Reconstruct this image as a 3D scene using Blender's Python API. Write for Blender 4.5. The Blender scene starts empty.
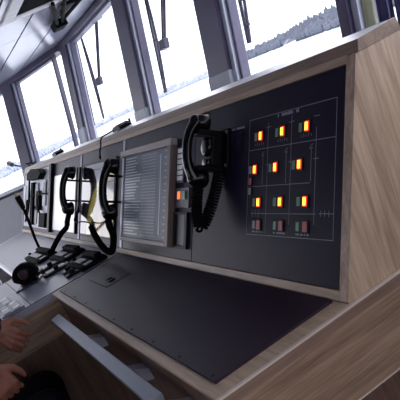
import bpy, bmesh, math, random
from mathutils import Vector, Matrix, noise
random.seed(7)
PI = math.pi
R = math.radians
sc = bpy.context.scene
col = sc.collection
ZW = 0.85                      # height of the console worktop above the deck
TP = R(30.75)                  # lean of the console fascia from the vertical
TW = R(15.7)                   # outward lean of the bridge windows
ST, CT = math.sin(TP), math.cos(TP)

# ------------------------------------------------------------------ materials
def srgb(r, g, b):
    f = lambda c: (c/255/12.92) if c/255 <= .04045 else ((c/255+.055)/1.055)**2.4
    return (f(r), f(g), f(b), 1)

def mat(name, c, rough=.5, metal=0, var=.06, scale=14, spec=.5, coat=0, ior=1.5, bump=0, emit=None, es=0):
    m = bpy.data.materials.new(name); m.use_nodes = True
    nt = m.node_tree; b = nt.nodes['Principled BSDF']
    tc = nt.nodes.new('ShaderNodeTexCoord')
    nz = nt.nodes.new('ShaderNodeTexNoise'); nz.inputs['Scale'].default_value = scale; nz.inputs['Detail'].default_value = 4
    nt.links.new(tc.outputs['Object'], nz.inputs['Vector'])
    rp = nt.nodes.new('ShaderNodeValToRGB')
    rp.color_ramp.elements[0].position = .3; rp.color_ramp.elements[1].position = .7
    rp.color_ramp.elements[0].color = tuple(max(0, x*(1-var)) for x in c[:3])+(1,)
    rp.color_ramp.elements[1].color = tuple(min(1, x*(1+var)) for x in c[:3])+(1,)
    nt.links.new(nz.outputs['Fac'], rp.inputs['Fac']); nt.links.new(rp.outputs['Color'], b.inputs['Base Color'])
    b.inputs['Roughness'].default_value = rough; b.inputs['Metallic'].default_value = metal
    b.inputs['Specular IOR Level'].default_value = spec
    b.inputs['IOR'].default_value = ior
    if coat: b.inputs['Coat Weight'].default_value = coat; b.inputs['Coat Roughness'].default_value = .03
    if bump:
        bp = nt.nodes.new('ShaderNodeBump'); bp.inputs['Strength'].default_value = bump; bp.inputs['Distance'].default_value = .004
        nt.links.new(nz.outputs['Fac'], bp.inputs['Height']); nt.links.new(bp.outputs['Normal'], b.inputs['Normal'])
    if emit:
        b.inputs['Emission Color'].default_value = emit; b.inputs['Emission Strength'].default_value = es
    return m

def wood(name, c1, c2, axis, rough=.45, rot=0, fine=1.0):
    m = bpy.data.materials.new(name); m.use_nodes = True
    nt = m.node_tree; b = nt.nodes['Principled BSDF']
    tc = nt.nodes.new('ShaderNodeTexCoord'); mp = nt.nodes.new('ShaderNodeMapping')
    s = [26*fine]*3; s[axis] = 1.6*fine
    mp.inputs['Scale'].default_value = s
    pr = nt.nodes.new('ShaderNodeMapping'); pr.inputs['Rotation'].default_value = (rot, 0, 0)
    nt.links.new(tc.outputs['Object'], pr.inputs['Vector']); nt.links.new(pr.outputs['Vector'], mp.inputs['Vector'])
    n1 = nt.nodes.new('ShaderNodeTexNoise'); n1.inputs['Scale'].default_value = 1; n1.inputs['Detail'].default_value = 7; n1.inputs['Distortion'].default_value = .9
    n2 = nt.nodes.new('ShaderNodeTexNoise'); n2.inputs['Scale'].default_value = 5; n2.inputs['Detail'].default_value = 3
    nt.links.new(mp.outputs['Vector'], n1.inputs['Vector']); nt.links.new(mp.outputs['Vector'], n2.inputs['Vector'])
    mx = nt.nodes.new('ShaderNodeMix'); mx.inputs['Factor'].default_value = .35
    nt.links.new(n1.outputs['Fac'], mx.inputs['A']); nt.links.new(n2.outputs['Fac'], mx.inputs['B'])
    rp = nt.nodes.new('ShaderNodeValToRGB')
    e = rp.color_ramp.elements; e[0].position = .34; e[1].position = .62; e[0].color = c1; e[1].color = c2
    nt.links.new(mx.outputs['Result'], rp.inputs['Fac']); nt.links.new(rp.outputs['Color'], b.inputs['Base Color'])
    b.inputs['Roughness'].default_value = rough
    return m

M = {}
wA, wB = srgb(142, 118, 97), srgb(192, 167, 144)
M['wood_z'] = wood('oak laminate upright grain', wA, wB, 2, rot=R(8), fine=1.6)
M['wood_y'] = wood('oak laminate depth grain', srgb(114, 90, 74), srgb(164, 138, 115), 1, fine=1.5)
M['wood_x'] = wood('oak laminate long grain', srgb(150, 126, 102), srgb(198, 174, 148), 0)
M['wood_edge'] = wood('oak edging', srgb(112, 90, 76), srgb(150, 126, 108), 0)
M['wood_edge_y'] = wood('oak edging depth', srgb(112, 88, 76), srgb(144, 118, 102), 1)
M['wood_dark'] = wood('shaded brown laminate', srgb(84, 62, 54), srgb(122, 94, 82), 2)  # shadow of the recessed faces is put into this darker brown
M['edge_light'] = mat('pale edge banding', srgb(205, 190, 180), .4)
M['fascia'] = mat('dark satin fascia', srgb(27, 23, 43), .36, var=.05, scale=40, ior=1.25, spec=.2)
M['fascia_groove'] = mat('black joint', srgb(14, 14, 18), .6)
M['lid'] = mat('dark plum desk lid', srgb(48, 36, 48), .4, var=.05, scale=30, ior=1.28, spec=.25)
M['desk'] = mat('grey control desk', srgb(156, 156, 172), .36, var=.04, scale=20)
M['sheen_top'] = mat('laminate with painted sky sheen', srgb(240, 240, 244), .3, var=.02)
M['alu'] = mat('brushed pale aluminium', srgb(140, 148, 160), .36, metal=.4, var=.04, scale=60)
M['alu_l'] = mat('light metal strip', srgb(190, 194, 208), .35, metal=.3, var=.03)
M['black'] = mat('black plastic', srgb(13, 12, 16), .45, var=.08, scale=50, ior=1.2)
M['black_gl'] = mat('glossy black handset plastic', srgb(11, 11, 15), .16, var=.05, scale=50, ior=1.33)
M['rubber'] = mat('black rubber', srgb(13, 13, 16), .7, var=.1, ior=1.15)
M['grey_d'] = mat('dark grey plastic', srgb(62, 64, 74), .4)
M['grey_m'] = mat('mid grey plastic', srgb(128, 132, 146), .4)
M['grey_l'] = mat('light grey plastic', srgb(196, 200, 212), .4)
M['white'] = mat('white plastic', srgb(236, 238, 244), .35, var=.02)
M['card'] = mat('white card', srgb(254, 254, 254), .3, var=.01)
M['beige'] = mat('beige plastic', srgb(196, 182, 160), .5)
M['screw'] = mat('screw steel', srgb(190, 190, 200), .3, metal=.8)
M['line'] = mat('pale engraved line', srgb(128, 128, 145), .5, var=.03)
M['text'] = mat('pale print', srgb(150, 152, 166), .5, var=.03)
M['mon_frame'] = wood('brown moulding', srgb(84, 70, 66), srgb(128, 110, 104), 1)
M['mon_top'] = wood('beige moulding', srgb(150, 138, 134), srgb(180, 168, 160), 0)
M['annun'] = mat('grey annunciator face', srgb(100, 110, 124), .4, var=.03, spec=.25)
M['annun_row'] = mat('white printed rows', srgb(205, 212, 218), .35, var=.05)
M['seam'] = mat('aluminium joint strip', srgb(150, 156, 172), .35, metal=.3)
M['lamp'] = mat('lit amber lens', srgb(255, 150, 20), .3, emit=(1.0, .33, .02, 1), es=3.2)
M['lamp_edge'] = mat('red lens rim', srgb(150, 20, 10), .3, emit=(1, .04, .01, 1), es=.35)
M['lens_g'] = mat('dull green lens', srgb(80, 140, 112), .3)
M['lens_r'] = mat('dull red lens', srgb(170, 74, 78), .3)
M['lens_grey'] = mat('dull grey lens', srgb(120, 130, 130), .3)
M['frame'] = mat('violet grey window post', srgb(70, 62, 92), .4, var=.08, scale=9)
M['win_frame'] = mat('grey violet window frame', srgb(104, 100, 124), .4)
M['frame_d'] = mat('dark violet trim', srgb(58, 52, 74), .42, var=.08)
M['frame_l'] = mat('pale grey post base', srgb(176, 184, 198), .4)
M['ceil'] = mat('glossy pale ceiling panel', srgb(150, 152, 170), .2, var=.03, scale=4, spec=.6)
M['ceil_gap'] = mat('dark ceiling gap', srgb(12, 11, 15), .9, spec=.05)
M['ceil_frame'] = mat('off white hatch frame', srgb(238, 236, 236), .4)
M['wall'] = mat('grey painted wall', srgb(122, 122, 134), .5, var=.03)
M['floor'] = mat('brown vinyl deck', srgb(74, 54, 52), .5, var=.15, scale=6)
M['carpet'] = mat('dark red mat', srgb(96, 30, 40), .9, var=.2, scale=60)
M['ice'] = mat('snowy lake ice', srgb(214, 220, 230), .9, var=.03, scale=.02, spec=.1)
M['trees'] = mat('hazy bluish forest', srgb(98, 103, 116), 1, var=.15, scale=.05, spec=0)  # aerial haze is put into the base colour
M['trees_far'] = mat('very hazy distant shore', srgb(165, 172, 194), 1, var=.05, scale=.03, spec=0)  # paler base colour carries the thicker haze of the far shore
M['house'] = mat('pale house wall', srgb(225, 225, 230), .8)
M['roof'] = mat('slate roof', srgb(105, 108, 122), .8)
M['beige_c'] = mat('beige green curtain', srgb(188, 190, 172), .8, var=.06, scale=30)
M['blue_c'] = mat('navy curtain', srgb(92, 90, 128), .8, var=.12, scale=30)
M['skin'] = mat('skin', srgb(138, 88, 74), .55, var=.07, scale=30)
M['jacket'] = mat('navy jacket cloth', srgb(22, 22, 38), .85, var=.25, scale=40, bump=.3)
M['trousers'] = mat('black trouser cloth', srgb(13, 12, 18), .95, var=.25, scale=40, bump=.3, spec=.1)
M['hair'] = mat('dark brown hair', srgb(40, 28, 22), .6, var=.3, scale=80)
M['eye'] = mat('eye white', srgb(225, 222, 218), .2)
M['lip'] = mat('lip', srgb(140, 74, 72), .5)
M['shoe'] = mat('black leather', srgb(18, 17, 18), .4)

def glass_mat():
    m = bpy.data.materials.new('clear window glass'); m.use_nodes = True
    nt = m.node_tree; nt.nodes.clear()
    o = nt.nodes.new('ShaderNodeOutputMaterial'); mx = nt.nodes.new('ShaderNodeMixShader')
    t = nt.nodes.new('ShaderNodeBsdfTransparent'); g = nt.nodes.new('ShaderNodeBsdfGlossy'); g.inputs['Roughness'].default_value = .02
    t.inputs['Color'].default_value = (.97, .985, .99, 1)
    f = nt.nodes.new('ShaderNodeTexNoise'); f.inputs['Scale'].default_value = 2
    a = nt.nodes.new('ShaderNodeMath'); a.operation = 'MULTIPLY'; a.inputs[1].default_value = .06
    nt.links.new(f.outputs[0], a.inputs[0]); nt.links.new(a.outputs[0], mx.inputs[0]); nt.links.new(t.outputs[0], mx.inputs[1]); nt.links.new(g.outputs[0], mx.inputs[2]); nt.links.new(mx.outputs[0], o.inputs[0])
    return m
M['glass'] = glass_mat()

def reflect_bands_mat():
    # glossy glass display: ochre reflection painted as curved bands on a dark ground
    m = bpy.data.materials.new('glossy display with painted reflection'); m.use_nodes = True
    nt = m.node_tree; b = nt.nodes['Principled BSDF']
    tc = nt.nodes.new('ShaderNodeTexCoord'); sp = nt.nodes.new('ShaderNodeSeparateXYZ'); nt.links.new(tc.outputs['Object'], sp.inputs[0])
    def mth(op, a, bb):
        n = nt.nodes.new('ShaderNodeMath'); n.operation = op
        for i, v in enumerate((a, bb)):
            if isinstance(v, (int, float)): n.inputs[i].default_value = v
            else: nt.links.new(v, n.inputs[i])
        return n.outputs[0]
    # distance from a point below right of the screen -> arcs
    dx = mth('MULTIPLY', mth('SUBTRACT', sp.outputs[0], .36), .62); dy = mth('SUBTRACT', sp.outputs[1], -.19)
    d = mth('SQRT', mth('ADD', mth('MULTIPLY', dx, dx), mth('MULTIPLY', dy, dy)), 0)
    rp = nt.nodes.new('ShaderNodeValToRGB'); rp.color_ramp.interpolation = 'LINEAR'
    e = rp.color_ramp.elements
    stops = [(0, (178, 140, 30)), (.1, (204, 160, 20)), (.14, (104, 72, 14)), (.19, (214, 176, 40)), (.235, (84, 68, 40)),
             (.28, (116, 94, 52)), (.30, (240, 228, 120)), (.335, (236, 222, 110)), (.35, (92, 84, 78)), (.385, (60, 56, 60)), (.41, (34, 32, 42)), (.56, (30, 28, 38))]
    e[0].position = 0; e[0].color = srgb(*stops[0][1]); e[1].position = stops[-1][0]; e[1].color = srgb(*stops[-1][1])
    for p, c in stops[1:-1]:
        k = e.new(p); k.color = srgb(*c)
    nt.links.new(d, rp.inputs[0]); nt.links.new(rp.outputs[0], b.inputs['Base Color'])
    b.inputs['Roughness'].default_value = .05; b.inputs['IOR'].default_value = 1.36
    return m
M['reflect_bands'] = reflect_bands_mat()

# ------------------------------------------------------------------ mesh helpers
class MB:
    def __init__(s): s.bm = bmesh.new()
    def _add(s, t, mi=0):
        for f in t.faces: f.material_index = mi
        me = bpy.data.meshes.new('tmp'); t.to_mesh(me); t.free(); s.bm.from_mesh(me); bpy.data.meshes.remove(me); return s
    def box(s, lo, hi, bev=0, mi=0, mtx=None):
        t = bmesh.new(); bmesh.ops.create_cube(t, size=1)
        for v in t.verts: v.co = Vector([lo[i]+(v.co[i]+.5)*(hi[i]-lo[i]) for i in range(3)])
        if bev: bmesh.ops.bevel(t, geom=t.edges[:], offset=bev, segments=2, affect='EDGES', profile=.5)
        if mtx: bmesh.ops.transform(t, matrix=mtx, verts=t.verts)
        return s._add(t, mi)
    def prism(s, poly, a, b, axis=0, bev=0, mi=0):
        """polygon in the two other axes, extruded along axis from a to b"""
        t = bmesh.new(); o = [i for i in range(3) if i != axis]
        def mk(q, w):
            c = [0, 0, 0]; c[o[0]], c[o[1]], c[axis] = q[0], q[1], w; return t.verts.new(c)
        A = [mk(q, a) for q in poly]; B = [mk(q, b) for q in poly]; n = len(poly)
        t.faces.new(A[::-1]); t.faces.new(B)
        for i in range(n): t.faces.new((A[i], A[(i+1) % n], B[(i+1) % n], B[i]))
        bmesh.ops.recalc_face_normals(t, faces=t.faces)
        if bev: bmesh.ops.bevel(t, geom=t.edges[:], offset=bev, segments=2, affect='EDGES', profile=.5)
        return s._add(t, mi)
    def cyl(s, a, b, r1, r2=None, seg=20, mi=0, bev=0):
        a, b = Vector(a), Vector(b); r2 = r1 if r2 is None else r2
        t = bmesh.new(); bmesh.ops.create_cone(t, cap_ends=True, segments=seg, radius1=r1, radius2=r2, depth=(b-a).length)
        if bev:
            es = [e for e in t.edges if abs(e.verts[0].co.z-e.verts[1].co.z) < 1e-6]
            bmesh.ops.bevel(t, geom=es, offset=bev, segments=2, affect='EDGES', profile=.5)
        q = Vector((0, 0, 1)).rotation_difference((b-a).normalized())
        bmesh.ops.transform(t, matrix=Matrix.Translation((a+b)/2) @ q.to_matrix().to_4x4(), verts=t.verts)
        return s._add(t, mi)
    def ball(s, c, r, sc3=(1, 1, 1), seg=16, mi=0):
        t = bmesh.new(); bmesh.ops.create_uvsphere(t, u_segments=seg, v_segments=max(6, seg//2), radius=r)
        for v in t.verts: v.co = Vector((v.co.x*sc3[0]+c[0], v.co.y*sc3[1]+c[1], v.co.z*sc3[2]+c[2]))
        return s._add(t, mi)
    def tube(s, path, r, seg=8, mi=0, smooth=0, flat=None):
        P = [Vector(p) for p in path]
        if smooth: P = spline(P, smooth)
        n = len(P); rr = r if isinstance(r, (list, tuple)) else [r]*n
        if len(rr) != n: rr = [rr[min(len(rr)-1, int(i*len(rr)/n))] for i in range(n)]
        t = bmesh.new(); rings = []; up = None
        for i in range(n):
            d = (P[min(i+1, n-1)]-P[max(i-1, 0)]).normalized()
            if up is None: up = Vector((0, 0, 1)) if abs(d.z) < .9 else Vector((1, 0, 0))
            x = up.cross(d)
            if x.length < 1e-4: x = Vector((0, 1, 0)).cross(d)
            x.normalize(); y = d.cross(x).normalized(); up = y
            fx, fy = flat if flat else (1, 1)
            rings.append([t.verts.new(P[i]+(x*math.cos(2*PI*k/seg)*fx+y*math.sin(2*PI*k/seg)*fy)*rr[i]) for k in range(seg)])
        for a, b in zip(rings, rings[1:]):
            for k in range(seg): t.faces.new((a[k], a[(k+1) % seg], b[(k+1) % seg], b[k]))
        t.faces.new(rings[0][::-1]); t.faces.new(rings[-1])
        bmesh.ops.recalc_face_normals(t, faces=t.faces)
        return s._add(t, mi)
    def coil(s, path, R_, r, pitch, mi=0):
        P = spline([Vector(p) for p in path], 14); L = [0]
        for a, b in zip(P, P[1:]): L.append(L[-1]+(b-a).length)
        turns = L[-1]/pitch; N = int(turns*9); out = []; j = 0; up = Vector((.3, .2, 1)).normalized()
        for i in range(N+1):
            l = L[-1]*i/N
            while j < len(L)-2 and L[j+1] < l: j += 1
            f = (l-L[j])/max(1e-9, L[j+1]-L[j]); p = P[j].lerp(P[j+1], f)
            d = (P[min(j+2, len(P)-1)]-P[max(0, j-1)]).normalized()
            x = up.cross(d).normalized(); y = d.cross(x); up = y if False else up
            a = 2*PI*turns*i/N
            out.append(p+(x*math.cos(a)+y*math.sin(a))*R_)
        return s.tube(out, r, 5, mi)
    def build(s, name, m, parent=None, smooth=False, loc=None):
        me = bpy.data.meshes.new(name); s.bm.to_mesh(me); s.bm.free()
        for x in (m if isinstance(m, list) else [m]): me.materials.append(x)
        if smooth:
            for p in me.polygons: p.use_smooth = True
            try: me.set_sharp_from_angle(angle=R(40))
            except Exception: pass
        o = bpy.data.objects.new(name, me); col.objects.link(o)
        if parent: o.parent = parent
        if loc: o.location = loc
        return o

def spline(P, k):
    out = []; n = len(P)
    for i in range(n-1):
        p0, p1, p2, p3 = P[max(i-1, 0)], P[i], P[i+1], P[min(i+2, n-1)]
        for j in range(k):
            t = j/k
            out.append(.5*((2*p1)+(p2-p0)*t+(2*p0-5*p1+4*p2-p3)*t*t+(3*p1-p0-3*p2+p3)*t**3))
    out.append(P[-1].copy()); return out

def tag(o, label, cat, group=None, kind=None):
    if label: o['label'] = label
    if cat: o['category'] = cat
    if group: o['group'] = group
    if kind: o['kind'] = kind
    return o
def struct(o, label=None):
    o['kind'] = 'structure'
    if label: o['label'] = label
    return o
def empty(name, loc=(0, 0, 0), rot=(0, 0, 0)):
    o = bpy.data.objects.new(name, None); col.objects.link(o); o.location = loc; o.rotation_euler = rot
    o.empty_display_size = .05; return o
def V(x, y, z): return Vector((x, y, z+ZW))
def PN(x, s, n=0): return Vector((x, s*ST-n*CT, s*CT+n*ST+ZW))      # point on (or n in front of) the fascia
PROT = (PI/2-TP, 0, 0)
def on_panel(name, x, s, n=0): return empty(name, PN(x, s, n), PROT)  # local axes: right, up the slope, out of the fascia
def copy_tree(o, parent=None):
    c = o.copy(); col.objects.link(c)
    if parent: c.parent = parent
    for ch in list(o.children): copy_tree(ch, c)
    return c

# ------------------------------------------------------------------ camera
cam = bpy.data.cameras.new('camera'); co = bpy.data.objects.new('camera', cam); col.objects.link(co)
r0 = Vector((.37843508, .813104, -.44232203)); r1 = Vector((-.0124583, -.47334407, -.88078952)); r2 = Vector((-.92554399, .33883223, -.16900011))
mt = Matrix((r0, -r1, -r2)).transposed().to_4x4(); mt.translation = V(1.148, -.607, .544)
co.matrix_world = mt
cam.sensor_width = 36; cam.lens = 680.909/400*36; cam.clip_start = .02; cam.clip_end = 6000
sc.camera = co

# ------------------------------------------------------------------ console
XL = -4.79                                  # far left end of the console
con = empty('control_console', V(-2, .1, -.85))
tag(con, 'long wooden ship bridge console with dark leaning fascia and oak end panel', 'console')
def cpart(name, mb, m, smooth=False):
    return mb.build(name, m, con, smooth, loc=None)
cin = Vector((-con.location.x, -con.location.y, -con.location.z))
def CB():                                    # builder in worktop coordinates, moved into the console's frame on build
    return MB()
def cbuild(name, mb, m, smooth=False, parent=None):
    bmesh.ops.translate(mb.bm, vec=(2, -.1, .85), verts=mb.bm.verts)
    return mb.build(name, m, parent or con, smooth)
# worktop slab and its pale end line
b = CB().box((-1.69, -.336, -.009), (.008, .376, 0), .002); cbuild('worktop', b, M['wood_x'])
b = CB().box((.0062, -.336, -.024), (.0125, .376, -.004)); cbuild('end_edging', b, M['wood_edge_y'])
b = CB().box((.004, -.337, -.0035), (.0128, .376, .0008)); cbuild('edge_banding', b, M['edge_light'])
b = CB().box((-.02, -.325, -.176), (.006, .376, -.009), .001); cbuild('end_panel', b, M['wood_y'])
b = CB().box((-.02, -.326, -.179), (.0075, .376, -.176)); cbuild('end_panel_trim', b, M['edge_light'])
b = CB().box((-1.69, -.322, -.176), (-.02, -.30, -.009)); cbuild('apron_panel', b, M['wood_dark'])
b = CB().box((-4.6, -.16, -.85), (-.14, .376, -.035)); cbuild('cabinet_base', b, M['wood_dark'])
# hutch end panel (leaning front, upright back)
HS = .53
fy, fz = HS*ST, HS*CT
b = CB().prism([(0, 0), (fy, fz), (.376, fz+.0035), (.376, 0)], -.02, 0, 0); cbuild('hutch_end_panel', b, M['wood_z'])
b = CB().prism([(fy-.013, fz-.022), (fy-.001, fz+.003), (.379, fz+.006), (.379, fz-.022)], XL, .0025, 0, .001); tb = cbuild('top_board', b, [M['wood_edge'], M['sheen_top']])
for p in tb.data.polygons:
    if p.normal.z > .9: p.material_index = 1  # top face only: grazing sky reflection painted in as white
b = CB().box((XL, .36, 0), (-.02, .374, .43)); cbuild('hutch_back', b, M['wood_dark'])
# frame mouldings around the fascia
def prism_ps(mb, x0, x1, s0, s1, n0, n1, bev=.0008):
    return mb.prism([(s*ST-n*CT, s*CT+n*ST) for s, n in ((s0, n0), (s1, n0), (s1, n1), (s0, n1))], x0, x1, 0, bev)
b = prism_ps(CB(), -.033, -.0006, .0, .503, -.02, .004); cbuild('side_moulding', b, M['wood_z'])
b = prism_ps(CB(), XL, -.033, .0, .021, -.02, .004); cbuild('bottom_moulding', b, M['wood_x'])
b = prism_ps(CB(), XL, -.033, .488, .506, -.02, .004); cbuild('top_moulding', b, M['wood_x'])
b = prism_ps(CB(), XL, XL+.03, 0, .503, -.02, .004); cbuild('side_moulding', b, M['seam'])
seams = [-.036, -.868, -1.69, -2.545, -3.39, -4.22, XL+.03]
for x1, x0 in zip(seams, seams[1:]):
    b = prism_ps(CB(), x0+.002, x1-.002, .022, .487, -.012, 0, .001); cbuild('fascia_panel', b, M['fascia'])
for x in seams[2:4]:
    b = prism_ps(CB(), x-.016, x+.012, .022, .487, -.006, .003); cbuild('joint_strip', b, M['seam'])
b = prism_ps(CB(), XL+.03, -.036, .022, .487, -.03, -.013); cbuild('fascia_backing', b, M['fascia_groove'])
# desk lid
lid = cbuild('desk_lid', CB().box((-1.640, -.308, -.001), (-.05, -.008, .0055), .001), M['lid'])
for i in range(9): cbuild('screw', CB().cyl((-1.56+i*.185, -.298, .005), (-1.56+i*.185, -.298, .0068), .0042, seg=10), M['black'], parent=lid)
hp = cbuild('flush_hatch', CB().box((-1.51, -.2, .0045), (-1.232, -.103, .0075), .0006), M['lid'], parent=lid)
b = CB().box((-1.512, -.2025, .0045), (-1.23, -.2, .0072)).box((-1.232, -.2025, .0045), (-1.229, -.103, .0072)); cbuild('hatch_gap', b, M['fascia_groove'], parent=lid)
b = CB().box((-1.335, -.178, .0072), (-1.265, -.152, .013), .003).cyl((-1.3, -.165, .013), (-1.3, -.165, .017), .009); cbuild('hatch_catch', b, M['black'], parent=lid)
# left part of the desk: narrow grey run and the block that comes forward
b = CB().box((-4.62, -.352, -.03), (-2.62, .02, .0), .002); cbuild('desk_run', b, M['desk'])
b = CB().box((-2.612, -.95, -.03), (-1.694, .02, .001), .002); cbuild('desk_block', b, M['desk'])
b = CB().box((-2.612, -.43, .0008), (-1.694, -.426, .0016)).box((-1.70, -.95, .0008), (-1.693, 0, .0022)); cbuild('desk_joint', b, M['black'])
b = CB().box((-4.62, -.364, -.035), (-2.62, -.352, .002)); cbuild('desk_edging', b, M['white'])
b = CB().box((-1.71, -.95, -.172), (-1.692, -.02, -.03)); cbuild('block_end_panel', b, M['wood_y'])
b = CB().box((-1.71, -.95, -.176), (-1.691, -.1, -.172)); cbuild('block_end_trim', b, M['wood_dark'])
b = CB().box((-2.6, -.8, -.85), (-1.9, -.16, -.03)); cbuild('block_base', b, M['wood_dark'])
b = CB().box((-4.72, -.36, -.85), (-4.62, .374, -.0), .002); cbuild('left_end_panel', b, M['alu_l'])

# ------------------------------------------------------------------ grab rail on the worktop edge
gr = empty('grab_rail', V(-.85, -.385, -.06)); tag(gr, 'pale aluminium grab rail running along the front edge of the worktop', 'rail')
b = MB().prism([(-.018, .006), (.018, .0125), (.02, .006), (.016, -.012), (-.012, -.016), (-.019, -.004)], -.66, .565, 0, .002)
b.build('rail_bar', M['alu'], gr)
for x in (-.19, .28, .63):
    k = MB().prism([(-.012, -.012), (.018, .004), (.03, -.004), (.064, -.02), (.064, -.055), (.03, -.045), (.0, -.02)], x-.03, x+.025, 0, .002)
    k.build('bracket', M['alu_l'], gr)

# ------------------------------------------------------------------ mimic panel with lit push buttons
mp = on_panel('mimic_panel', -.27, .27, .0)
tag(mp, 'white outlined line diagram with amber lit buttons on the dark fascia', 'control panel')
L = MB(); lw = .0015
def ln(x0, s0, x1, s1, w=lw):
    a = Vector((x0+.27, s0-.27)); c = Vector((x1+.27, s1-.27)); d = (c-a).normalized(); p = Vector((-d.y, d.x))*w/2
    t = bmesh.new()
    vs = [t.verts.new((q.x, q.y, z)) for z in (.0002, .0007) for q in (a-p, c-p, c+p, a+p)]
    t.faces.new(vs[4:]);
    for i in range(4): t.faces.new((vs[i], vs[(i+1) % 4], vs[4+(i+1) % 4], vs[4+i]))
    L._add(t)
XL_, XR_, S0, S1 = -.478, -.067, .122, .424
for q in ((XL_, S0, XR_, S0), (XL_, S1, XR_, S1), (XL_, S0, XL_, S1), (XR_, S0, XR_, S1)): ln(*q)
ln(-.372, .126, -.372, .405); ln(-.255, .152, -.255, .41); ln(-.145, .153, -.145, .37)
ln(XL_, .343, XR_, .341); ln(-.45, .247, -.168, .247); ln(-.455, .177, -.137, .177); ln(-.125, .178, -.067, .178)
for x in (-.405, -.285, -.172): ln(x+.008, .25, x+.008, .325); ln(x, .325, x+.014, .325); ln(x+.002, .328, x+.014, .334)
for x in (-.44, -.32, -.21):
    for k in range(5): ln(x+k*.011, .352, x+k*.011, .358+.004*(k % 2))
for k in range(3): ln(-.448+k*.018, .168, -.448+k*.018, .186); ln(-.118+k*.016, .171, -.118+k*.016, .185)
for x in (-.37, -.255, -.145):
    ln(x-.01, .30, x+.012, .30); ln(x-.012, .395, x+.012, .395)
L.build('line_diagram', M['line'], mp)
def dashes(x0, s0, x1, n, h, gap=.35, seed=1):
    T = MB(); rd = random.Random(seed); w = (x1-x0)/n
    for i in range(n):
        if rd.random() < .14: continue
        hh = h*(.75+.25*rd.random())
        T.box((x0+i*w+.27, s0-.27, .0002), (x0+i*w+w*(1-gap)+.27, s0-.27+hh, .0007))
    T.build('printed_text', M['text'], mp)
dashes(-.325, .414, -.222, 15, .0085, seed=2)
dashes(-.59, .408, -.508, 11, .006, seed=3)
for i, x in enumerate((-.445, -.33, -.222)): dashes(x, .128, x+.06, 11, .005, seed=5+i)
def lens(mb, x, s, w, h, z, mi_edge, mi_core):
    mb.box((x-w/2, s-h/2, .001), (x+w/2, s+h/2, z), .0012, mi_edge)
    if mi_core is not None: mb.box((x-w*.31, s-h*.38, z-.0005), (x+w*.31, s+h*.38, z+.0008), .0004, mi_core)
def push_button(xl, xr, s, lit, leftm):
    xl += .27; xr += .27; s -= .27
    bz = MB().box((xl-.011, s-.0155, 0), (xr+.0135, s+.0155, .0024), .001).build('push_button', M['black'], mp)
    q = MB(); lens(q, xl, s, .0135, .021, .0038, 0, None); q.build('status_lens', leftm, bz)
    q = MB(); lens(q, xr, s, .0185, .024, .0048, 0, 1 if lit else None)
    o = q.build('button_lens', [M['lamp_edge'], M['lamp']] if lit else [M['lens_r']], bz)
    o['label'] = 'amber lit lens' if lit else 'unlit red lens'
for s, xs in ((.376, ((-.436, -.408), (-.324, -.295), (-.211, -.182))), (.291, ((-.463, -.435), (-.352, -.325), (-.238, -.210))), (.2055, ((-.436, -.409), (-.324, -.295), (-.211, -.181)))):
    for i, (xl, xr) in enumerate(xs): push_button(xl, xr, s, True, M['lens_g'] if i else M['lens_grey'])
for i, (xl, xr) in enumerate(((-.433, -.407), (-.32, -.29), (-.211, -.178))): push_button(xl, xr, .148, False, (M['lens_grey'], M['lens_g'], M['lens_g'])[i])
for s, m in ((.261, 'lens_r'), (.235, 'lens_grey')):
    bz = MB().box((-.462-.0095+.27, s-.0115-.27, 0), (-.462+.0095+.27, s+.0115-.27, .0024), .001).build('push_button', M['black'], mp)
    q = MB(); lens(q, -.462+.27, s-.27, .0135, .018, .0042, 0, None); q.build('button_lens', M[m], bz)
# outlined switch plate just left of the diagram
sp = on_panel('switch_plate', -.55, .372); tag(sp, 'dark blank switch plate with two faint squares beside the line diagram', 'switch plate')
MB().box((-.042, -.026, 0), (.036, .026, .0035), .001).build('plate', M['grey_d'] if False else M['fascia'], sp)
for x in (-.022, .016): MB().box((x-.015, -.02, .003), (x+.015, .02, .0065), .0012).build('rocker', M['fascia'], sp)

# ------------------------------------------------------------------ handsets
def handset(parent, cy=0, n0=.05, L_=.235, th=1):
    """grip arcs away from the panel, ear and mouth piece face it"""
    g = MB(); h = L_/2-.022; pts = []; rad = []
    for i in range(21):
        t = -1+2*i/20; pts.append((0, cy+t*h, n0+.030+.026*(1-abs(t)**2.6))); rad.append((.0155+.006*abs(t)**3)*th)
    g.tube(pts, rad, 14, flat=(1.15, .85)); 
    o = g.build('handset', M['black_gl'], parent, True)
    for nm, sg in (('earpiece', 1), ('mouthpiece', -1)):
        q = MB().cyl((0, cy+sg*h, n0+.036), (0, cy+sg*h*.97, n0-.002), .021*th, .029*th, 22, bev=.004).cyl((0, cy+sg*h*.97, n0), (0, cy+sg*h*.965, n0-.007), .026*th, .023*th, 22, bev=.002)
        q.ball((0, cy+sg*h, n0+.034), .0225*th, (1, 1, .75)); q.build(nm, M['black_gl'], o, True)
    return o
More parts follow.
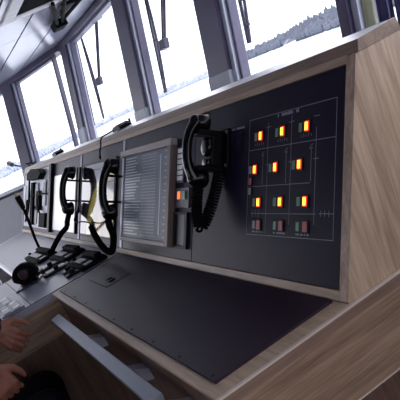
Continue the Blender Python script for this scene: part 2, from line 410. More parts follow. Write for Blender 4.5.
# near telephone
t4 = on_panel('telephone', -.66, .36); tag(t4, 'large black bridge telephone in a cradle left of the line diagram', 'telephone')
MB().box((-.05, -.062, 0), (.062, .058, .01), .003).build('back_plate', M['black'], t4)
q = MB().box((-.046, -.052, .01), (.034, .04, .046), .006); q.build('cradle_body', M['black'], t4)
MB().cyl((.012, .004, .044), (.012, .004, .062), .03, .026, seg=28, bev=.006).box((-.012, -.05, .04), (.03, -.03, .056), .004).build('hook_switch', M['black_gl'], t4, True)
for s in (.044, -.058): MB().box((-.034, s-.008, .0), (.03, s+.008, .085), .003).build('cradle_arm', M['black'], t4)
for s in (-.048, .046): MB().cyl((.055, s, .009), (.055, s, .013), .0045, seg=12).build('screw', M['screw'], t4)
handset(t4, -.006, .052, .206)
q = MB().coil([(0, -.105, .07), (.0, -.15, .072), (.002, -.2, .07), (.008, -.226, .06), (.014, -.2, .045), (.016, -.15, .03), (.016, -.1, .018), (.016, -.06, .012)], .0145, .004, .0085)
q.build('coiled_cord', M['rubber'], t4, True)
# two telephones hung on the joint strips
def small_phone(x, s, label):
    t = on_panel('telephone', x, s); tag(t, label, 'telephone')
    MB().box((-.016, -.12, .003), (.02, .13, .012), .002).build('back_plate', M['black'], t)
    for d in (.055, -.055): MB().box((-.008, d-.005, .003), (.008, d+.005, .075), .002).build('cradle_arm', M['black'], t)
    handset(t, 0, .04, .245, 1.3)
    return t
ta = small_phone(-2.56, .288, 'farther of two black handsets hanging beside the glossy display with ochre bands')
tc_ = small_phone(-1.672, .272, 'black handset hanging between the glossy display and the framed annunciator')
def cord(t, pts, coil=True, name='coiled_cord', r=.0035):
    inv = (Matrix.Translation(t.location) @ Matrix.Rotation(PROT[0], 4, 'X')).inverted()
    P = [inv @ PN(*p) for p in pts]
    q = MB()
    if coil: q.coil(P, .0115, .0036, .0085)
    else: q.tube(P, r, 7, smooth=6)
    return q.build(name, M['rubber'], t, True)
cord(tc_, [(-1.672, .155, .065), (-1.60, .12, .08), (-1.53, .08, .08), (-1.49, .03, .09), (-1.56, .012, .085), (-1.70, .026, .08), (-1.83, .065, .08), (-1.92, .106, .08)])
cord(tc_, [(-1.92, .106, .08), (-1.99, .122, .075), (-2.16, .124, .07), (-2.32, .118, .06), (-2.44, .13, .05), (-2.52, .17, .02), (-2.548, .22, .006)], False, 'cord_lead')
cord(ta, [(-2.56, .165, .055), (-2.50, .12, .075), (-2.48, .09, .08), (-2.53, .05, .10), (-2.6, -.005, .115), (-2.66, -.045, .12)])

# ------------------------------------------------------------------ framed annunciator
an = on_panel('annunciator_panel', -1.385, .245); tag(an, 'framed grey annunciator panel covered in small printed rows', 'annunciator')
MB().box((-.25, -.178, 0), (.32, .172, .012)).build('face', M['annun'], an)
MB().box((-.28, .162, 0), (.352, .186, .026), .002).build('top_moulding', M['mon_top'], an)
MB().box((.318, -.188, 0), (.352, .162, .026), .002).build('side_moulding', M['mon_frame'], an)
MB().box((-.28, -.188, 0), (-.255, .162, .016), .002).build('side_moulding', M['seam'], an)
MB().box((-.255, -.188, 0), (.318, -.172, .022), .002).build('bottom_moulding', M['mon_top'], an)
q = MB(); rd = random.Random(4)
for k in range(27):
    s = .148-k*.0118
    if s < -.165: break
    q.box((-.235, s, .0118), (-.235+.13+.10*rd.random(), s+.0042, .0128)); q.box((-.01, s+.001, .0118), (.17, s+.0022, .0124))
    if k % 2 == 0: q.box((.262, s, .0118), (.285, s+.003, .0128))
q.build('printed_rows', M['annun_row'], an)['kind'] = 'stuff'
q = MB().box((.215, -.15, .0118), (.223, .14, .0132)); q.build('scale_line', M['white'], an)
q = MB().box((.195, -.165, .0118), (.197, .14, .0126)).box((.17, -.165, .0118), (.1715, .14, .0126)); q.build('column_rules', M['text'], an)

# narrow devices between annunciator and the near telephone
ls = on_panel('label_strip', -.985, .337); tag(ls, 'narrow strip of white labels right of the annunciator', 'label strip')
MB().box((-.032, -.06, 0), (.034, .06, .006), .001).build('strip_base', M['grey_d'], ls)
for k in range(6): MB().box((-.024, .04-k*.0185, .005), (.026, .054-k*.0185, .0075), .0006).build('label_card', M['card'], ls)
ab = on_panel('indicator_box', -.962, .226); tag(ab, 'small indicator box with one glowing orange lamp under the white label strip', 'indicator')
MB().box((-.066, -.034, 0), (.066, .032, .006), .001).build('plate', M['grey_d'], ab)
q = MB(); lens(q, -.022, .008, .022, .026, .009, 0, None); q.build('lit_lens', [mat('orange lens', srgb(230, 110, 50), .3, emit=(1, .2, .05, 1), es=.55)], ab)
q = MB(); lens(q, .028, .008, .03, .028, .011, 0, None); q.build('dark_lens', M['lens_g'], ab)
rd_ = on_panel('recessed_meter', -.962, .118); tag(rd_, 'tall dark framed meter window below the orange lamp', 'meter')
MB().box((-.062, -.06, .0), (.062, -.05, .009), .001).box((-.062, .05, 0), (.062, .06, .009), .001).box((-.062, -.05, 0), (-.04, .05, .009), .001).box((.04, -.05, 0), (.062, .05, .009), .001).build('bezel', M['black'], rd_)
MB().box((-.04, -.05, 0), (.04, .05, .004)).build('glass_face', M['grey_d'], rd_)

# ------------------------------------------------------------------ glossy displays with painted reflections
cd = on_panel('glossy_display', -2.14, .235); tag(cd, 'glossy display with a reflection painted as ochre curved bands, between the two farther handsets', 'display')
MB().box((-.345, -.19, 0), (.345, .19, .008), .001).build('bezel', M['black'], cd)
MB().box((-.328, -.176, .007), (.328, .178, .0095)).build('screen', M['reflect_bands'], cd)  # the ochre bands are a reflection painted into the screen colour
ws = on_panel('white_reflection_screen', -2.98, .235); tag(ws, 'glass screen with a white reflection painted on, left of the farther handset', 'display')
MB().box((-.35, -.18, 0), (.35, .168, .006), .001).build('screen', mat('screen with painted white reflection', srgb(252, 252, 255), .15, var=.01), ws)  # bright window reflection put into the white base colour
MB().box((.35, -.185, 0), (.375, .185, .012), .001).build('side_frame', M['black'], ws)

# ------------------------------------------------------------------ radio equipment at the far end
rk = on_panel('radio_rack', -4.02, .26); tag(rk, 'pale equipment panel of small modules at the far end of the console', 'equipment panel')
MB().box((-.66, -.21, 0), (.58, .222, .006), .001).build('back_plate', M['grey_l'], rk)
MB().box((.565, -.225, 0), (.64, .23, .022), .002).build('side_post', M['black'], rk)
MB().prism([(-.28, .15), (.26, .14), (.38, .18), (.26, .215), (-.1, .23), (-.3, .2)], .006, .05, 2, .004).build('receiver', M['rubber'], rk)
mods = [(-.64, -.56, -.05, .12, 'white'), (-.5, -.42, -.14, .12, 'grey_l'), (-.38, -.2, -.16, .125, 'white'), (-.18, -.06, -.19, .13, 'black'), (-.04, .09, -.05, .12, 'grey_l'),
        (.1, .24, -.08, .06, 'black'), (-.04, .07, -.18, -.07, 'grey_m'), (.12, .22, -.19, -.1, 'white'), (.3, .42, -.05, .12, 'grey_l'), (.26, .5, -.2, -.1, 'black'), (.27, .42, .02, .13, 'white')]
for x0, x1, s0, s1, m in mods:
    MB().box((x0, s0, .005), (x1, s1, .016+(.014 if m == 'black' else 0)), .003).build('module', M['rubber' if m == 'black' else m], rk)
q = MB().tube([(-.12, .14, .05), (-.16, .05, .04), (-.1, -.05, .05), (-.2, -.1, .04), (-.3, -.17, .04), (-.35, -.1, .03), (-.34, 0, .03)], .007, 7, smooth=6)
q.tube([(.1, .05, .04), (.0, .03, .03), (-.1, .02, .04)], .005, 6, smooth=5).tube([(.3, -.1, .03), (.2, -.05, .03), (.25, .03, .03), (.56, .03, .02)], .006, 6, smooth=5)
q.build('cable', M['rubber'], rk, True)

# ------------------------------------------------------------------ gooseneck microphones
gm = empty('gooseneck_microphone', V(-3.03, -.14, 0)); tag(gm, 'black gooseneck microphone standing on the grey desk by the far end', 'microphone')
MB().cyl((0, 0, 0), (0, 0, .012), .03, .026, bev=.002).build('base', M['black'], gm, True)
path = [(0, 0, .01), (.02, .0, .06), (.09, .0, .13), (.17, 0, .20), (.225, 0, .25), (.265, 0, .30)]
MB().tube(path, .0085, 9, smooth=6).build('gooseneck', M['rubber'], gm, True)
MB().tube([(.262, 0, .295), (.275, 0, .335), (.275, 0, .372)], [.013, .018, .017], 12).build('microphone_head', M['black'], gm, True)
MB().ball((.275, 0, .375), .0165).build('foam_tip', M['beige'], gm, True)
g2 = empty('gooseneck_lamp', V(-4.74, .335, .461)); tag(g2, 'thin black gooseneck light bending out past the far end of the console top', 'lamp')
MB().cyl((0, 0, 0), (0, 0, .015), .035, .03, bev=.002).box((.0, -.02, 0), (.14, .02, .012), .002).build('base', M['black'], g2, True)
MB().tube([(0, 0, .01), (-.12, -.01, .022), (-.3, -.02, .026), (-.5, -.03, .035), (-.68, -.035, .06), (-.8, -.04, .075)], .008, 8, smooth=5).build('gooseneck', M['rubber'], g2, True)
MB().tube([(-.78, -.04, .073), (-.9, -.045, .1)], [.02, .024], 12).build('lamp_head', M['black'], g2, True)
# two small clip devices on the top board
for x, lab, sgn in ((-1.90, 'small black device lying on the console top with a cable hanging down', 1), (-3.5, 'smaller black clip on the console top toward the far windows', 0)):
    d = empty('clip_device', V(x, .33, .462)); tag(d, lab, 'device')
    MB().prism([(-.09, 0), (.06, 0), (.05, .016), (.0, .026), (-.07, .02)], -.03, .03, 1, .003).build('body', M['black'], d)
    MB().tube([(.05, 0, .012), (.09, .0, .02), (.13, 0, .014), (.14, 0, .03)], .005, 7, smooth=4).build('arm', M['black'], d, True)
    if sgn: MB().tube([(-.08, 0, .012), (-.1, -.04, .008), (-.11, -.085, .002), (-.12, -.103, -.03), (-.16, -.11, -.055), (-.15, -.125, -.085), (-.13, -.13, -.07)], .004, 6, smooth=5).build('cable', M['rubber'], d, True)

# ------------------------------------------------------------------ desk controls
def desk_unit(x, y, L_, W, rz, label):
    d = empty('desk_control_unit', V(x, y, .0015), (0, 0, rz)); tag(d, label, 'control unit')
    MB().prism([(-L_/2, 0), (L_/2, 0), (L_/2, .014), (L_/2-.03, .02), (-L_/2+.04, .026), (-L_/2, .022)], -W/2, W/2, 1, .004).build('housing', M['rubber'], d)
    MB().box((-L_/2+.05, -W*.3, .020), (L_/2-.09, -W*.02, .028), .002).build('top_plate', M['grey_d'], d)
    MB().box((-L_/2+.02, W*.14, .02), (L_/2-.03, W*.42, .04), .006).build('rest', M['rubber'], d)
    MB().box((L_/2-.06, -W*.3, .016), (L_/2-.02, W*.0, .022), .002).build('end_plate', M['grey_m'], d)
    MB().cyl((-L_/2+.03, -W*.2, .022), (-L_/2+.03, -W*.2, .036), .010, .008, bev=.002).build('knob', M['rubber'], d, True)
    return d
desk_unit(-2.765, -.185, .40, .12, R(2), 'black desk control unit at the foot of the gooseneck microphone')
desk_unit(-2.33, -.112, .30, .125, R(3), 'middle black desk control unit below the screen with the white reflection')
desk_unit(-1.86, -.118, .26, .125, R(3), 'black desk control unit next to the dark desk lid')
for i, (x, y0, y1, m, lab) in enumerate([(-2.30, -.262, -.176, 'white', 'white topped slide control nearest the domed lever'), (-2.11, -.28, -.165, 'white', 'long white topped slide control in the middle of the desk'),
                                  (-1.90, -.222, -.188, 'grey_l', 'short slide control beside the nearest desk unit'), (-1.80, -.228, -.184, 'black', 'small black slide control at the right edge of the desk')]):
    d = empty('slide_control', V(x, (y0+y1)/2, .0012)); tag(d, lab, 'control'); h = (y1-y0)/2; w = .042 if i < 2 else .024
    MB().box((-w, -h-.01, 0), (w, h+.01, .012), .002).build('base', M['black'], d)
    MB().box((-w*.55, -h*.8, .011), (w*.25, h*.8, .016), .001).build('scale_plate', M[m], d)
    MB().box((w*.35, -.012, .011), (w*.8, .012, .03), .003).build('slider_knob', M['black'], d)
# domed lever
lv = empty('thruster_lever', V(-2.19, -.35, .0012), (0, 0, R(-24))); tag(lv, 'black fan shaped thrust lever standing on the grey desk block', 'lever')
MB().cyl((0, 0, 0), (0, 0, .012), .05, .046, 28, bev=.002).build('base', M['black'], lv, True)
pts = [(.066*math.cos(a), .038+.066*math.sin(a)) for a in [PI*k/14 for k in range(15)]]
MB().prism([(-.03, .008), (.03, .008)]+[(x, z) for x, z in pts], -.022, .022, 0, .005).build('fan_housing', M['rubber'], lv)
MB().cyl((.02, 0, .055), (.034, 0, .055), .03, .022, 20, bev=.003).build('hub', mat('dark maroon cap', srgb(54, 34, 42), .4), lv, True)
MB().tube([(.0, .05, .02), (.03, .075, .03), (.04, .09, .028)], .008, 8).ball((.04, .092, .028), .012).build('grip', M['black'], lv, True)
MB().box((-.02, -.05, 0), (.09, .06, .006), .001).build('scale_plate', M['grey_d'], lv)
# keypads on the block
for (x, y, w, h, lab) in [(-2.03, -.52, .09, .05, 'grey keypad at the left on the desk block'), (-1.83, -.5, .10, .05, 'pale keypad near the block corner')]:
    d = empty('keypad', V(x, y, .0012)); tag(d, lab, 'keypad')
    MB().box((-w, -h, 0), (w, h, .008), .002).build('plate', M['grey_m'], d)
    for i in range(3):
        for j in range(2): MB().box((-w*.85+i*w*.6, -h*.75+j*h*.85, .007), (-w*.85+i*w*.6+w*.45, -h*.75+j*h*.85+h*.6, .013), .0015).build('key', M['white' if (i+j) % 2 else 'grey_l'], d)

# ------------------------------------------------------------------ room shell
ZC = 1.2                                       # ceiling above the worktop
struct(MB().box((-7.5, -4, -.06), (3.2, .75, 0)).build('floor', M['floor']))
tag(MB().box((-4.3, -1.9, .0), (-2.75, -.5, .006)).build('floor_mat', M['carpet']), 'dark red floor mat left of the desk block', 'mat')
ma = Matrix(((1, 0, 0), (0, math.sin(TW), -math.cos(TW)), (0, math.cos(TW), math.sin(TW)))).to_4x4(); ma.translation = V(0, .7, .45)   # main window bank: right, up, inward
FA = R(21); nh = Vector((-math.sin(FA), math.cos(FA), 0))
U = Vector((math.cos(FA), math.sin(FA), 0)); Vv = nh*math.sin(TW)+Vector((0, 0, math.cos(TW))); Nn = -nh*math.cos(TW)+Vector((0, 0, math.sin(TW)))
mf = Matrix((U, Vv, Nn)).transposed().to_4x4(); mf.translation = V(-4.249, .826, 1.15)                                               # swept facet
def bank(name, m, mtx, boxes, bev=.004):
    q = MB()
    for lo, hi in boxes: q.box(lo, hi, bev)
    o = q.build(name, m); o.matrix_world = mtx; return struct(o)
VT, VS = .72, -.135                           # window top and sill, up the slope, main bank
FT, FS = -.005, -.862                         # the same on the facet
wins = [(ma, -3.90, -2.64, VS, VT), (ma, -2.40, -1.535, VS, VT), (ma, -1.30, -.555, VS, VT), (ma, -.475, .9, VS, VT), (mf, -.685, -.02, FS, FT), (mf, -2.7, -.9, FS, FT)]
for i, (mx, u0, u1, v0, v1) in enumerate(wins):
    w = empty('window_%d' % (i+1)); w.matrix_world = mx; struct(w)
    f = .018
    MB().box((u0, v0, -.02), (u0+f, v1, .02), .003).box((u1-f, v0, -.02), (u1, v1, .02), .003).box((u0+f, v0, -.02), (u1-f, v0+f, .02), .003).box((u0+f, v1-f, -.02), (u1-f, v1, .02), .003).build('window_frame', M['win_frame'], w)
    MB().box((u0+f, v0+f, -.004), (u1-f, v1-f, .004)).build('pane', M['glass'], w)
posts = [(ma, -2.64, -2.40, VS, VT), (ma, -1.535, -1.30, VS, VT), (ma, -.555, -.475, VS, VT), (mf, -.895, -.685, FS, FT)]
k = 1
for mx, u0, u1, v0, v1 in posts:
    bank('trim_%d' % k, M['frame'], mx, [((u0, v0, -.03), (u1-.03, v1, .05)), ]); k += 1
    bank('trim_%d' % k, M['alu_l'], mx, [((u1-.03, v0, -.03), (u1, v1, .035))], .003); k += 1
    vb = .03 if mx is ma else -.74
    if u1 > -.5 and mx is ma: continue
    bank('trim_%d' % k, M['frame_l'], mx, [((u0-.002, v0, -.03), (u1-.028, vb, .054))]); k += 1
# corner post between main bank and facet
bank('trim_%d' % k, M['frame'], ma, [((-4.13, VS, -.05), (-3.935, VT, .05))]); k += 1
bank('trim_%d' % k, M['frame_l'], ma, [((-4.132, VS, -.05), (-3.93, .09, .054))]); k += 1
bank('trim_%d' % k, M['alu_l'], ma, [((-3.935, VS, -.03), (-3.90, VT, .035))], .003); k += 1
# outside fins left of two posts
for x0, x1 in ((-4.42, -4.30), (-2.86, -2.78)):
    q = MB().prism([(x0, .80), (x1, .80), (x1+.02, .0), (x1+.0, .0)] if x0 < -4 else [(x0-.02, .72), (x0, .72), (x1+.06, .1), (x1-.06, .1)], -.075, -.06, 2)
    o = q.build('trim_%d' % k, M['frame_d']); o.matrix_world = ma; struct(o); k += 1
# header, sill and wall under the sill
bank('trim_%d' % k, M['frame'], ma, [((-4.13, VT, -.05), (1.2, VT+.09, .045))]); k += 1
bank('trim_%d' % k, M['frame'], mf, [((-3.2, FT, -.05), (.1, FT+.085, .045))]); k += 1
bank('trim_%d' % k, M['frame_l'], ma, [((-4.15, VS-.03, -.05), (1.2, VS, .10))]); k += 1
bank('trim_%d' % k, M['frame_l'], mf, [((-3.2, FS-.03, -.05), (.05, FS, .10))]); k += 1
q = MB().box((-4.1, .56, 0), (3.2, .64, ZW+.3)); struct(q.build('wall_front', M['wall']))
wl = MB().box((-3.2, -.3, -1.15-ZW), (.06, -.22, -.86)).build('wall_left', M['wall'])
wl.matrix_world = Matrix((U, nh, Vector((0, 0, 1)))).transposed().to_4x4() ; wl.location = V(-4.249, .826, 1.15); struct(wl)
# ceiling panels in long strips with a cross joint
q = MB(); g = .006; ys = [.37+.25*i for i in range(-17, 3)]
xs = [-7.6, -6.1, -4.6, -3.1, -1.6, -.1, 1.4, 3.2]
for a, c in zip(ys, ys[1:]):
    for x0, x1 in zip(xs, xs[1:]): q.box((x0+g*.6, a+g, ZC), (x1-g*.6, min(c, .862)-g, ZC+.012))
t = q.bm; pl = V(-4.249, .826, 1.15)-Vector((0, 0, ZW))
bmesh.ops.bisect_plane(t, geom=t.verts[:]+t.edges[:]+t.faces[:], plane_co=pl-nh*.02, plane_no=nh, clear_outer=True)
o = q.build('ceiling', M['ceil'], loc=(0, 0, ZW)); struct(o)
q = MB().box((-7.6, -3.9, ZC+.02), (3.2, .95, ZC+.06)); t = q.bm
bmesh.ops.bisect_plane(t, geom=t.verts[:]+t.edges[:]+t.faces[:], plane_co=pl+nh*.05, plane_no=nh, clear_outer=True)
e2 = [e for e in t.edges if e.is_boundary]; bmesh.ops.holes_fill(t, edges=e2)
struct(q.build('ceiling_backing', M['ceil_gap'], loc=(0, 0, ZW)))
# aft and starboard walls with window bands, behind and beside the photographer
struct(MB().box((-7.5, -4, 0), (3.2, -3.92, 1.0)).box((-7.5, -4, 1.75), (3.2, -3.92, 2.06)).box((-1.5, -4, 1.0), (3.2, -3.92, 1.75)).build('wall_back', M['wall']))
struct(MB().box((3.12, -4, 0), (3.2, .9, .95)).box((3.12, -4, 1.95), (3.2, .9, 2.06)).build('wall_right', M['wall']))
# overhead hatch frame
oh = empty('ceiling_hatch', V(-2.05, .42, ZC)); tag(oh, 'off white framed opening in the glossy ceiling at top left', 'ceiling hatch')
q = MB().box((-.42, -.25, -.012), (.45, -.18, 0), .003).box((-.42, .2, -.012), (.45, .25, 0), .003).box((-.42, -.18, -.012), (-.34, .2, 0), .003).box((.40, -.18, -.012), (.45, .2, 0), .003)
q.build('frame', M['ceil_frame'], oh)
MB().box((-.34, -.18, -.006), (.40, .2, -.001)).build('dark_inset', M['ceil_gap'], oh)
# bracket with two arms hanging from the ceiling
br = empty('ceiling_bracket', V(-2.75, .6, ZC)); tag(br, 'dark jointed bracket hanging from the ceiling by the front windows', 'bracket')
MB().box((-.1, -.05, -.02), (.16, .06, 0), .004).build('base_plate', M['black'], br)
for a, c in (((-.27, .0, -.035), (.42, -.17, -.03)), ((-.27, .03, -.035), (.42, -.10, -.03)), ((-.1, .0, -.04), (.25, .04, -.03))):
    MB().tube([a, c], .011, 8).build('arm', M['rubber'], br, True)
MB().box((-.33, -.03, -.06), (-.2, .05, -.01), .008).build('clamp', M['rubber'], br)

# ------------------------------------------------------------------ curtains at the right
def curtain(x0, x1, n, amp, name, m, label, nn=.1, group=None):
    t = bmesh.new(); N = n*10; rows = []
    for z in (VS-.7, -.2, .1, .4, VT-.02):
        rows.append([t.verts.new((x0+(x1-x0)*i/N, z, nn+amp*math.sin(2*PI*i/10)+.003*math.sin(i*1.7+z*4))) for i in range(N+1)])
    for a, c in zip(rows, rows[1:]):
        for i in range(N): t.faces.new((a[i], a[i+1], c[i+1], c[i]))
    bmesh.ops.solidify(t, geom=t.faces[:], thickness=.003)
    q = MB(); q._add(t); o = q.build(name, m, None, True); o.matrix_world = ma
    return tag(o, label, 'curtain', group)
curtain(-.310, -.277, 2, .008, 'curtain', M['beige_c'], 'pale greenish curtain bundle hanging just above the console top', .14)
curtain(-.256, -.222, 2, .008, 'curtain', M['blue_c'], 'navy curtain next to the pale curtain behind the console end', .14)
curtain(-.214, -.205, 1, .003, 'curtain', M['blue_c'], 'narrow navy curtain edge between the two wider navy curtains', .14)
curtain(-.190, -.09, 3, .010, 'curtain', M['blue_c'], 'rightmost navy curtain, cut by the photo edge', .14)

# ------------------------------------------------------------------ wipers outside the glass
def wiper(u, label, arm, blade):
    w = empty('window_wiper'); w.matrix_world = ma @ Matrix.Translation((u, VT+.05, -.06)); tag(w, label, 'wiper', None)
    f = lambda p, z=0: (p[0]-u, p[1]-VT-.05, z)
    MB().box((-.05, -.03, -.03), (.05, .05, .02), .006).build('motor_housing', M['frame_d'], w)
    for d in (-.022, .022):
        MB().tube([f((arm[0][0]+d, arm[0][1])), f((arm[1][0]+d*.8, arm[1][1]))], .007, 7).build('arm', M['frame_d'], w, True)
    a, c = Vector(f(blade[0])), Vector(f(blade[1])); n = (c-a); p = Vector((-n.y, n.x, 0)).normalized()
    b = MB(); mid = Vector(f(arm[1]))
    b.tube([a, a.lerp(c, .25)+p*.022, a.lerp(c, .5)+p*.03, a.lerp(c, .75)+p*.022, c], .007, 6, smooth=4).tube([a-p*.012, c-p*.012], .008, 6)
    for k_ in (.12, .3, .5, .7, .88): b.tube([a.lerp(c, k_)-p*.012, a.lerp(c, k_)+p*.024], .006, 6)
    b.build('blade', M['frame_d'], w, True)
    MB().box((mid.x-.04, mid.y-.035, -.015), (mid.x+.04, mid.y+.02, .018), .006).build('pivot', M['frame_d'], w)
wiper(-3.34, 'long wiper on the second window from the left', ((-3.34, .78), (-3.605, .375)), ((-3.83, .726), (-3.70, .11)))
wiper(-2.0, 'wiper on the middle window with its arm in the upper half', ((-1.98, .78), (-2.235, .33)), ((-2.36, .66), (-2.357, .085)))
wiper(-1.2, 'wiper end reaching into the right window', ((-1.17, .78), (-1.275, .42)), ((-1.325, .70), (-1.312, .12)))

# ------------------------------------------------------------------ outside: ice, wooded shore, house
struct(MB().box((-5000, -3000, -1), (1500, 3000, 0)).build('ground', M['ice'], loc=(0, 0, ZW-11.01)))
base = bmesh.new(); bmesh.ops.create_icosphere(base, subdivisions=1, radius=1); bv = [v.co.copy() for v in base.verts]; bf = [[v.index for v in f.verts] for f in base.faces]; base.free()
def forest(shore, m, label, seed, n, dens):
    q = MB(); rd = random.Random(seed); P = spline([Vector(p) for p in shore], n); t = bmesh.new()
    for i in range(len(P)-1):
        d = (P[i+1]-P[i]); d.z = 0; nrm = Vector((d.y, -d.x, 0)).normalized()
        if nrm.dot(P[i].xy.to_3d()) < 0: nrm = -nrm
        for kk in range(dens):
            dp = rd.random(); c = P[i].lerp(P[i+1], rd.random())+nrm*(2+dp*16)
            hh = P[i].z*(.5+.5*dp)*rd.uniform(.7, 1.1)*(.9+.35*noise.noise(Vector((i*.12, seed, 0)))); rr = max(1.7, d.length*.16)*rd.uniform(.7, 1.2)
            vs = [t.verts.new((c.x+v.x*rr, c.y+v.y*rr, hh*(.5+.5*v.z)*(1+.1*rd.random()))) for v in bv]
            for f in bf: t.faces.new([vs[j] for j in f])
    q._add(t); o = q.build('distant_forest', m, loc=(0, 0, ZW-11)); tag(o, label, 'forest', None, 'stuff')
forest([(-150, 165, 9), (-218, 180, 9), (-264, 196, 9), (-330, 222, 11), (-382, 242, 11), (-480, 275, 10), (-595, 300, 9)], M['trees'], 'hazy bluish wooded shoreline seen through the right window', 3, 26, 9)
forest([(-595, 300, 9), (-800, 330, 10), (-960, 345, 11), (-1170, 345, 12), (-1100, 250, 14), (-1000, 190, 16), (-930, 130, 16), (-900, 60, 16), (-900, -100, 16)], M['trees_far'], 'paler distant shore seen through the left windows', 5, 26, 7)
hs = empty('house', (-352, 224, ZW-11), (0, 0, R(-25))); tag(hs, 'small pale house on the wooded shore', 'house')
MB().box((-6, -3, 0), (6, 3, 2.2)).build('walls', M['house'], hs)
MB().prism([(-3.4, 2.2), (3.4, 2.2), (0, 4.2)], -6.4, 6.4, 0).build('roof', M['roof'], hs)

# ------------------------------------------------------------------ person seated at the desk block
def remesh(name, blobs, m, parent, vox, smooth_it=4):
    """blobs: list of chains [(point, radius), ...]; every chain becomes overlapping balls, fused by a voxel remesh into one skin"""
    q = MB()
    for ch in blobs:
        for (a, ra), (c, rc) in zip(ch, ch[1:]):
            a, c = Vector(a), Vector(c); L_ = (c-a).length; n = max(1, int(L_/(min(ra, rc)*.35)))
            for i in range(n+1): q.ball(a.lerp(c, i/n), ra+(rc-ra)*i/n, seg=12)
    o = q.build(name, m, None, True)
    md = o.modifiers.new('r', 'REMESH'); md.mode = 'VOXEL'; md.voxel_size = vox
    s_ = o.modifiers.new('s', 'SMOOTH'); s_.iterations = smooth_it; s_.factor = .5
    dg = bpy.context.evaluated_depsgraph_get(); me = bpy.data.meshes.new_from_object(o.evaluated_get(dg))
    for p in me.polygons: p.use_smooth = True
    if not me.materials: me.materials.append(m)
    o.modifiers.clear(); old = o.data; o.data = me; bpy.data.meshes.remove(old)
    o.name = name; me.name = name
    if parent: o.parent = parent
    return o
PX, PY = -1.36, -1.03
pe = empty('person', (PX, PY, 0)); tag(pe, 'seated person in dark clothes with hands out at the lower left corner', 'person')
def hand_chain(w, d, up, side, curl, s=1):
    """w wrist, d finger direction, up back-of-hand, side towards the thumb"""
    w, d, up, side = Vector(w), Vector(d).normalized(), Vector(up).normalized(), Vector(side).normalized()
    out = [[(w, .027), (w+d*.03, .026)]]
    for k_, (off, ln_) in enumerate(((.033, .070), (.011, .078), (-.011, .072), (-.032, .056))):
        kn = w+d*.088+side*off
        out.append([(w+d*.02+side*off*.5, .0185), (kn, .0125)]); fd = (d+side*off*1.5).normalized()
        p1 = kn+(fd*math.cos(curl)-up*math.sin(curl))*ln_*.45; p2 = p1+(fd*math.cos(curl*2.1)-up*math.sin(curl*2.1))*ln_*.33; p3 = p2+(fd*math.cos(curl*2.9)-up*math.sin(curl*2.9))*ln_*.25
        out.append([(kn, .0098), (p1, .0085), (p2, .0078), (p3, .0068)])
    t0 = w+d*.025+side*.024; t1 = t0+(d*.6+side*.75-up*.2).normalized()*.042; t2 = t1+(d*.85+side*.3-up*.35).normalized()*.032
    out.append([(t0, .017), (t1, .0125), (t2, .0105), (t2+(d*.9-up*.4).normalized()*.022, .0085)])
    return out
def L3(x, y, z): return (x-PX, y-PY, z)            # world (deck height) -> person frame
pel, chest, neck, head = L3(PX, PY, .58), L3(PX, PY+.07, .98), L3(PX, PY+.10, 1.14), L3(PX, PY+.16, 1.28)
# left (inboard) and right arm
lw, rw = L3(-1.44, -.598, .897), L3(-1.18, -.675, .835)
body = [[(pel, .125), (L3(PX, PY+.02, .75), .115), (chest, .135)], [(L3(PX-.14, PY+.08, 1.05), .07), (L3(PX+.14, PY+.08, 1.05), .07)], [(chest, .08), (neck, .052), (L3(PX, PY+.12, 1.19), .055)],
        [(L3(PX, PY+.13, 1.30), .082), (L3(PX, PY+.11, 1.27), .085)], [(L3(PX, PY+.17, 1.21), .05), (L3(PX, PY+.18, 1.29), .06)], [(L3(PX, PY+.238, 1.255), .012), (L3(PX, PY+.222, 1.285), .009)]]
for sg in (-1, 1): body.append([(L3(PX+sg*.082, PY+.11, 1.285), .014), (L3(PX+sg*.084, PY+.105, 1.25), .01)])
arms = {-1: (L3(PX-.19, PY+.08, 1.03), L3(-1.63, -.80, .81), lw), 1: (L3(PX+.19, PY+.08, 1.03), L3(-1.09, -.83, .77), rw)}
for sg, (s_, e_, w_) in arms.items(): body.append([(s_, .055), (e_, .042), (w_, .027)])
legs = {-1: (L3(PX-.1, PY+.03, .56), L3(PX-.13, PY+.48, .575), L3(PX-.13, PY+.44, .11)), 1: (L3(PX+.1, PY+.03, .56), L3(PX+.12, PY+.45, .585), L3(PX+.13, PY+.42, .11))}
for sg, (h_, k_, a_) in legs.items():
    body.append([(h_, .085), (k_, .058), (a_, .038)]); body.append([(a_, .036), (Vector(a_)+Vector((0, .12, -.05)), .03)])
body += hand_chain(lw, Vector((.32, .48, -.82)), (.88, -.3, .35), (.15, .75, .65), .62)
body += hand_chain(rw, Vector((.08, .2, -.97)), (.96, -.1, .1), (-.1, .97, .2), .6)
remesh('body', body, M['skin'], pe, .0042, 3)
jk = [[(Vector(pel)+Vector((0, 0, .04)), .15), (L3(PX, PY+.02, .75), .145), (chest, .16)], [(L3(PX-.15, PY+.08, 1.05), .085), (L3(PX+.15, PY+.08, 1.05), .085)], [(chest, .1), (L3(PX, PY+.09, 1.12), .07)]]
for sg, (s_, e_, w_) in arms.items():
    wv = Vector(e_).lerp(Vector(w_), .97 if sg < 0 else .92); jk.append([(s_, .075), (e_, .06), (wv, .05 if sg < 0 else .044)])
remesh('jacket', jk, M['jacket'], pe, .012, 3)
tr = [[(pel, .155), (pel, .156)]]
for sg, (h_, k_, a_) in legs.items(): tr.append([(h_, .105), (k_, .078), (Vector(a_)+Vector((0, 0, .03)), .058)])
remesh('trousers', tr, M['trousers'], pe, .012, 3)
for sg, (h_, k_, a_) in legs.items():
    a_ = Vector(a_); remesh('shoe', [[(a_+Vector((0, -.03, -.06)), .048), (a_+Vector((0, .07, -.065)), .046), (a_+Vector((0, .16, -.072)), .038)]], M['shoe'], pe, .01, 2)
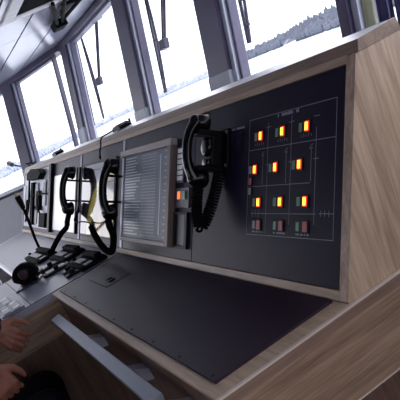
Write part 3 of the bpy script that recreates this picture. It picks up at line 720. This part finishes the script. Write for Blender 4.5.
remesh('hair', [[(L3(PX, PY+.10, 1.315), .088), (L3(PX, PY+.07, 1.29), .088)], [(L3(PX, PY+.045, 1.27), .07), (L3(PX, PY+.05, 1.21), .055)]], M['hair'], pe, .01, 2)
for sg in (-1, 1): MB().ball(L3(PX+sg*.03, PY+.226, 1.295), .0125).build('eye', M['eye'], pe, True)
MB().ball(L3(PX, PY+.222, 1.213), .02, (1, .35, .3)).build('lips', M['lip'], pe, True)
# swivel chair under the person
ch = empty('swivel_chair', (PX, PY, 0)); tag(ch, 'dark swivel chair under the seated person', 'chair')
MB().box((-.23, -.22, .36), (.23, .24, .435), .03).build('seat', M['rubber'], ch, True)
MB().box((-.2, -.31, .55), (.2, -.25, 1.0), .025).build('backrest', M['rubber'], ch, True)
MB().box((-.03, -.29, .38), (.03, -.265, .6), .005).box((-.03, -.29, .36), (.03, -.1, .385), .005).build('back_bar', M['black'], ch)
MB().cyl((0, 0, .06), (0, 0, .37), .03).build('column', M['alu'], ch, True)
for i in range(5):
    a = 2*PI*i/5+.3
    l = MB().tube([(0, 0, .09), (.27*math.cos(a), .27*math.sin(a), .06)], [.028, .018], 8).build('leg', M['black'], ch, True)
    MB().cyl((.27*math.cos(a)-.012*math.sin(a), .27*math.sin(a)+.012*math.cos(a), .028), (.27*math.cos(a)+.012*math.sin(a), .27*math.sin(a)-.012*math.cos(a), .028), .0275, seg=14).build('castor', M['black'], l, True)

# ------------------------------------------------------------------ light: bright overcast sky
w = bpy.data.worlds.new('sky'); sc.world = w; w.use_nodes = True
nt = w.node_tree; bg = nt.nodes['Background']
tc = nt.nodes.new('ShaderNodeTexCoord'); sx = nt.nodes.new('ShaderNodeSeparateXYZ'); nt.links.new(tc.outputs['Generated'], sx.inputs[0])
rp = nt.nodes.new('ShaderNodeValToRGB'); e = rp.color_ramp.elements
e[0].position = 0; e[0].color = (.90, .90, 1, 1); e[1].position = .5; e[1].color = (.98, .955, 1, 1)
nt.links.new(sx.outputs[2], rp.inputs[0]); nt.links.new(rp.outputs[0], bg.inputs[0]); bg.inputs[1].default_value = 1.6

sc.view_settings.view_transform = 'Standard'; sc.view_settings.look = 'None'; sc.view_settings.gamma = 1
sc.view_settings.use_curve_mapping = False
sc.view_settings.exposure = 0.95
